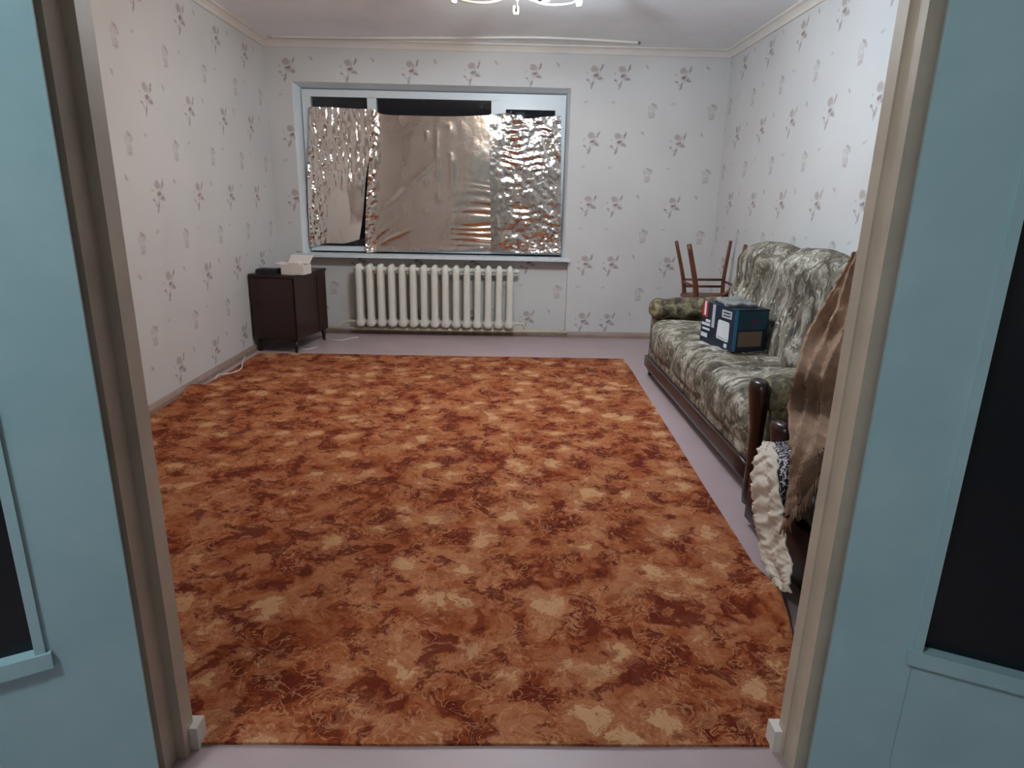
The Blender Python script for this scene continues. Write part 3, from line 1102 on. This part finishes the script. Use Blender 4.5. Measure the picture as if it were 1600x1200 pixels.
def post(parent, x, y, top, w=.036, nm='arm_post'):
    """dark wooden front post of an arm, swelling into a scroll at the top"""
    rings = [(0.0, .7, .85), (.04, .8, .95), (top * .35, .72, .9), (top * .62, .82, 1.0), (top * .82, 1.1, 1.35), (top * .93, 1.2, 1.5), (top * .985, 1.0, 1.25), (top, .5, .7)]
    bm = bmesh.new()
    vr = []
    for z, a, b in rings:
        off = -.016 * max(0, (z / top - .6) / .4)
        vr.append([bm.verts.new((x + off + w * a * math.cos(k * math.pi / 8), y + w * b * 1.3 * math.sin(k * math.pi / 8), z)) for k in range(16)])
    for r1, r2 in zip(vr, vr[1:]):
        for k in range(16):
            bm.faces.new((r1[k], r1[(k + 1) % 16], r2[(k + 1) % 16], r2[k]))
    bm.faces.new(vr[0][::-1]); bm.faces.new(vr[-1])
    return mk(nm, bm, 'darkwood', parent, smooth=True)


sofa_arm(4.700, 'arm')
arm_side(4.715)
sofa_arm(2.545, 'arm')
arm_side(2.535)
post(sofa, 1.085, 2.525, .555, .033)

# ================================================================== ARMCHAIR
ac = root('armchair', (1.35, 1.88, 0), 'matching dark-posted armchair between sofa and doorway, covered with cloths', 'armchair')
mk('base', B(1.00, 1.84, 1.56, 2.34, .03, .22), 'darkwood', ac, bevel=.008)
mk('seat_cushion', puffy((.36, .32, .11), .07, 16, lambda p: p + Vector((1.365, 1.92, .305 + .02 * (1 - (p.y / .32) ** 2)))), 'tap_seat', ac, smooth=True)
mk('back_cushion', puffy((.10, .34, .30), .08, 16, lambda p: p + Vector((1.68 + .12 * (p.z + .3) / .6, 1.92, .66))), 'tap_back', ac, smooth=True)
mk('back_frame', B(1.79, 1.88, 1.50, 2.34, .05, .84), 'tap_dark', ac, bevel=.02)
for yc, x0, zt in ((1.555, .915, 0), (2.325, 1.10, -.055)):
    hl_ = (1.84 - x0) / 2
    mk('arm', puffy((hl_, .065, .055), .05, 14, lambda p: p + Vector((x0 + hl_, yc, .445 + zt))), 'tap_dark', ac, smooth=True)
    mk('arm_side', puffy((hl_ - .01, .050, .20 + zt / 2), .02, 10, lambda p: p + Vector((x0 + hl_ + .005, yc, .225 + zt / 2))), 'tap_dark', ac, smooth=True)
    post(ac, x0 + .01, yc, .500 + zt, .036)
for xx in (1.05, 1.78):
    for yy in (1.62, 2.28):
        mk('foot', tube(bmesh.new(), [(xx, yy, .045), (xx, yy, 0)], [.028, .02], 10), 'darkwood', ac, smooth=True)

# ------------------------------------------------------------------ cloths
P_ = px
TH = [[P_(1334, 404, 0, 1.58), P_(1352, 392, 0, 1.62), P_(1390, 398, 0, 1.66), P_(1440, 410, 0, 1.70)],
      [P_(1302, 458, 0, 1.46), P_(1330, 452, 0, 1.49), P_(1375, 458, 0, 1.52), P_(1425, 465, 0, 1.55)],
      [P_(1266, 530, 0, 1.34), P_(1304, 530, 0, 1.38), P_(1352, 538, 0, 1.42), P_(1410, 540, 0, 1.46)],
      [P_(1249, 588, 2, .605), P_(1290, 588, 2, .62), P_(1345, 592, 2, .62), P_(1400, 595, 2, .62)],
      [P_(1242, 640, 1, 2.34), P_(1285, 642, 1, 2.32), P_(1335, 648, 1, 2.31), P_(1390, 650, 1, 2.30)],
      [P_(1236, 698, 2, .485), P_(1280, 690, 2, .50), P_(1325, 675, 2, .52), P_(1390, 670, 2, .52)],
      [P_(1238, 756, 0, .985), P_(1264, 735, 2, .47), P_(1318, 692, 2, .52), P_(1400, 690, 2, .52)],
      [P_(1230, 818, 0, .935), P_(1263, 782, 0, .955), P_(1322, 706, 2, .50), P_(1405, 705, 2, .51)]]


def th_disp(s, t, p, n):
    a = s * 2.6 + .55 * t + .28 * N(s * 2.2, t * 3.2, 1.0)
    fold = 1 - 2 * abs((a * 1.9) % 1.0 - .5)                  # long soft pleats running down the cloth
    h = .050 * (fold ** 1.6) + .030 * N(s * 4, t * 6, 2.0)
    h += .022 * abs(N(s * 9, t * 15, 7)) + .008 * N(s * 24, t * 36, 3)
    return p + Vector((-.72, -.60, .35)) * (h + .004)


thr = root('throw_blanket', (1.35, 2.45, .5), 'brown crumpled throw blanket draped over sofa end and armchair', 'blanket')
mk('cloth', sheet(TH, 90, 170, th_disp, .006), 'throw', thr, smooth=True)
# fringe along the hem
fr_ = bmesh.new()
for k in range(46):
    s = k / 45
    cpt = curve_pts(TH[-1], 24)
    p = cpt[int(s * 48)]
    if p.z < .05:
        continue
    p = p + Vector((-.72, -.60, .35)) * .03
    L_ = .035 + .02 * random.random()
    tube(fr_, [p + Vector((0, 0, .012)), p + Vector((.004 * random.uniform(-1, 1), .008 * random.uniform(-1, 1), -L_ * .5)), p + Vector((.008 * random.uniform(-1, 1), .012 * random.uniform(-1, 1), -L_))], [.003, .003, .0015], 5)
o = mk('fringe', fr_, 'throw', thr, smooth=True)
o['kind'] = 'stuff'

FRL = [[P_(1199, 690, 0, 1.05), P_(1207, 690, 0, 1.06), P_(1216, 692, 0, 1.07)],
       [P_(1185, 712, 0, .985), P_(1203, 712, 0, .985), P_(1219, 716, 0, .99)],
       [P_(1179, 745, 0, .955), P_(1200, 750, 0, .95), P_(1222, 760, 0, .955)],
       [P_(1182, 795, 0, .950), P_(1203, 800, 0, .945), P_(1228, 808, 0, .945)],
       [P_(1187, 840, 0, .945), P_(1208, 850, 0, .935), P_(1233, 850, 0, .935)],
       [P_(1198, 880, 0, .930), P_(1216, 890, 0, .925), P_(1240, 890, 0, .915)],
       [P_(1212, 908, 0, .915), P_(1226, 922, 0, .905), P_(1240, 925, 0, .90)]]


def fr_disp(s, t, p, n):
    h = .0045 * math.sin(t * 64 + s * 9 + 3 * N(s * 3, t * 10)) * (1 - .75 * sm01((t - .5) / .4)) + .014 * N(s * 3, t * 7, 5) + .004 * N(s * 9, t * 40, 8)
    e = (.005 * math.sin(t * 80 + 3 * N(t * 9, 1.0)) + .006 * N(t * 22, 4.0)) * (s < .04 or s > .96)
    return p + Vector((-1, -.15, .1)) * (h + .012) + Vector((0, e, 0))


tag(mk('ruffled_cover', sheet(FRL, 26, 150, fr_disp, .006), 'frill', smooth=True), 'cream ruffled cover hanging over the armchair seat front', 'cover')
BWC = [[P_(1214, 690, 0, 1.03), P_(1225, 690, 0, 1.040), P_(1237, 692, 0, 1.055)],
       [P_(1217, 718, 0, .975), P_(1228, 722, 0, .98), P_(1239, 724, 0, .99)],
       [P_(1222, 760, 0, .955), P_(1231, 765, 0, .975), P_(1240, 768, 0, 1.002)],
       [P_(1228, 808, 0, .95), P_(1233, 806, 0, .972), P_(1238, 804, 0, 1.0)]]
tag(mk('patterned_cloth', sheet(BWC, 14, 40, lambda s, t, p, n: p + Vector((-.004 + .006 * N(s * 5, t * 6), 0, 0)), .005), 'bw', smooth=True),
    'black and white patterned cloth between ruffled cover and brown throw', 'cloth')

# ================================================================== LAMP BOX ON SOFA
b0 = px(1149, 551, 2, .447) + Vector((-.022, 0, 0))
bxr = root('lamp_carton', b0, 'dark blue carton with printed white floodlight picture lying on the sofa seat', 'carton', rz=math.radians(13))
BW, BL, BH = .210, .350, .240
mk('carton_body', B(0, BW, 0, BL, 0, BH), 'navyprint', bxr, local=True, bevel=.002)
e_ = .0012
pan = lambda nm, a, mt: mk(nm, B(*a), mt, bxr, local=True)
# end face (towards the doorway): teal top band, brown photo area, cyan edge stripe
pan('end_print', (.02, BW - .004, -e_, .001, BH * .52, BH - .012), 'tealprint')
pan('end_photo', (.03, BW - .03, -e_, .001, .03, BH * .48), 'cardboard')
pan('edge_stripe', (0, .018, -e_ * 1.3, .001, .004, BH - .004), 'cyanprint')
pan('round_mark', (.10, .15, -e_ * 1.5, .001, BH * .6, BH * .8), 'purpleprint')
# long face (towards the room): lamp picture, title plate, red badge, text bars


def lampface(nm, pts, mt, k=1.0):
    bm = prism(bmesh.new(), pts, 0, -e_ * k, .001)
    return mk(nm, bm, mt, bxr, local=True)


lampface('lamp_picture', [(.045, .055), (.055, .045), (.165, .050), (.172, .060), (.166, .150), (.156, .160), (.060, .158), (.048, .148)], 'whiteprint', 1.2)
lampface('lamp_picture_edge', [(.050, .052), (.160, .056), (.160, .066), (.050, .062)], 'greyprint', 1.5)
lampface('title_plate', [(.035, .178), (.135, .178), (.135, .222), (.035, .222)], 'greyprint')
lampface('spec_strip', [(.205, .10), (.235, .10), (.235, .235), (.205, .235)], 'greyprint')
lampface('red_badge', [(.285, .150), (.345, .150), (.345, .238), (.285, .238)], 'redprint')
lampface('badge_strip', [(.305, .160), (.325, .160), (.325, .242), (.305, .242)], 'whiteprint', 1.4)
for k, (ya, yb, za, zb) in enumerate(((.25, .34, .10, .116), (.25, .33, .074, .086), (.27, .34, .03, .055), (.055, .085, .012, .034), (.25, .30, .122, .138), (.05, .12, .188, .195), (.05, .12, .204, .212))):
    lampface('text_bar', [(ya, za), (yb, za), (yb, zb), (ya, zb)], 'whiteprint' if k != 5 and k != 6 else 'navyprint', 1.4)
# clear grey bag lying on the carton
bag_c = WM[bxr.name] @ Vector((BW / 2, BL / 2, BH + .0125))
tag(mk('plastic_bag', puffy((.085, .12, .014), .012, 16, lambda p: bag_c + Vector((p.x, p.y, p.z + (.014 * N(p.x * 22, p.y * 22) + .008 * N(p.x * 50, p.y * 50)) * (p.z > -.01)))), 'film', smooth=True),
    'crumpled grey plastic bag on top of the blue carton', 'bag')

# ================================================================== CHAIRS BEHIND THE SOFA


def chair_upside():
    r = root('wooden_chair', (1.66, 5.17, .452), 'reddish wooden chair turned upside down behind the sofa arm', 'chair')
    zt = .95
    tips = [(1.425, 5.34, zt), (1.435, 5.0, .945), (1.872, 5.34, zt + .01), (1.880, 5.02, .95)]
    feet = [(1.53, 5.33, .50), (1.535, 5.01, .50), (1.850, 5.33, .50), (1.835, 5.02, .50)]
    wid = [.017, .022, .017, .018]
    for tp, ft, wd in zip(tips, feet, wid):
        a, b = Vector(ft), Vector(tp)
        mid = a.lerp(b, .35) + Vector((0.012 * (1 if tp[0] < 1.6 else -1), 0, 0))
        mk('leg', tube(bmesh.new(), curve_pts([a, mid, b], 6), [wd * (1.12 - .3 * k / 12) for k in range(13)], 8), 'chairwood', r, smooth=True)
    for z, rr in ((.585, .010), (.640, .010)):
        la = Vector(feet[0]).lerp(Vector(tips[0]), (z - .5) / .45)
        lb = Vector(feet[2]).lerp(Vector(tips[2]), (z - .5) / .45)
        mk('stretcher', tube(bmesh.new(), [la, lb], rr, 8), 'chairwood', r, smooth=True)
    for i, j, z in ((0, 1, .625), (2, 3, .625)):
        la = Vector(feet[i]).lerp(Vector(tips[i]), (z - .5) / .45)
        lb = Vector(feet[j]).lerp(Vector(tips[j]), (z - .5) / .45)
        mk('stretcher', tube(bmesh.new(), [la, lb], .010, 8), 'chairwood', r, smooth=True)
    # curved corner bracket
    mk('bracket', tube(bmesh.new(), curve_pts([(1.66, 5.015, .535), (1.74, 5.015, .555), (1.80, 5.015, .60), (1.845, 5.018, .66)], 6), .017, 8), 'chairwood', r, smooth=True)
    mk('bracket', tube(bmesh.new(), curve_pts([(1.70, 5.05, .53), (1.80, 5.04, .56), (1.86, 5.03, .62)], 6), .020, 8), 'darkwood', r, smooth=True)
    mk('seat_frame', puffy((.185, .195, .022), .018, 12, lambda p: p + Vector((1.685, 5.17, .510))), 'chairwood', r, smooth=True)
    mk('seat', puffy((.175, .185, .022), .02, 12, lambda p: p + Vector((1.685, 5.17, .474))), 'chairseat', r, smooth=True)
    for x in (1.535, 1.835):
        mk('back_post', tube(bmesh.new(), [(x, 4.985, .52), (x, 4.965, .40), (x, 4.945, .14)], [.018, .018, .014], 8), 'chairwood', r, smooth=True)
    mk('back_rail', tube(bmesh.new(), [(1.535, 4.947, .17), (1.835, 4.947, .17)], .016, 8), 'chairwood', r, smooth=True)
    mk('back_rail', tube(bmesh.new(), [(1.535, 4.955, .26), (1.835, 4.955, .26)], .012, 8), 'chairwood', r, smooth=True)
    return r


chair_upside()
lc = root('wooden_stool', (1.69, 5.27, 0), 'wooden stool standing under the upturned chair behind the sofa', 'stool')
mk('seat', puffy((.19, .19, .022), .02, 10, lambda p: p + Vector((1.685, 5.23, .432))), 'chairseat', lc, smooth=True)
mk('seat_frame', B(1.51, 1.86, 5.06, 5.40, .37, .414), 'chairwood', lc, bevel=.006)
for x in (1.535, 1.835):
    mk('leg', tube(bmesh.new(), [(x, 5.085, .38), (x, 5.075, 0)], [.019, .014], 8), 'chairwood', lc, smooth=True)
    mk('leg', tube(bmesh.new(), [(x, 5.39, .38), (x, 5.41, 0)], [.019, .014], 8), 'chairwood', lc, smooth=True)
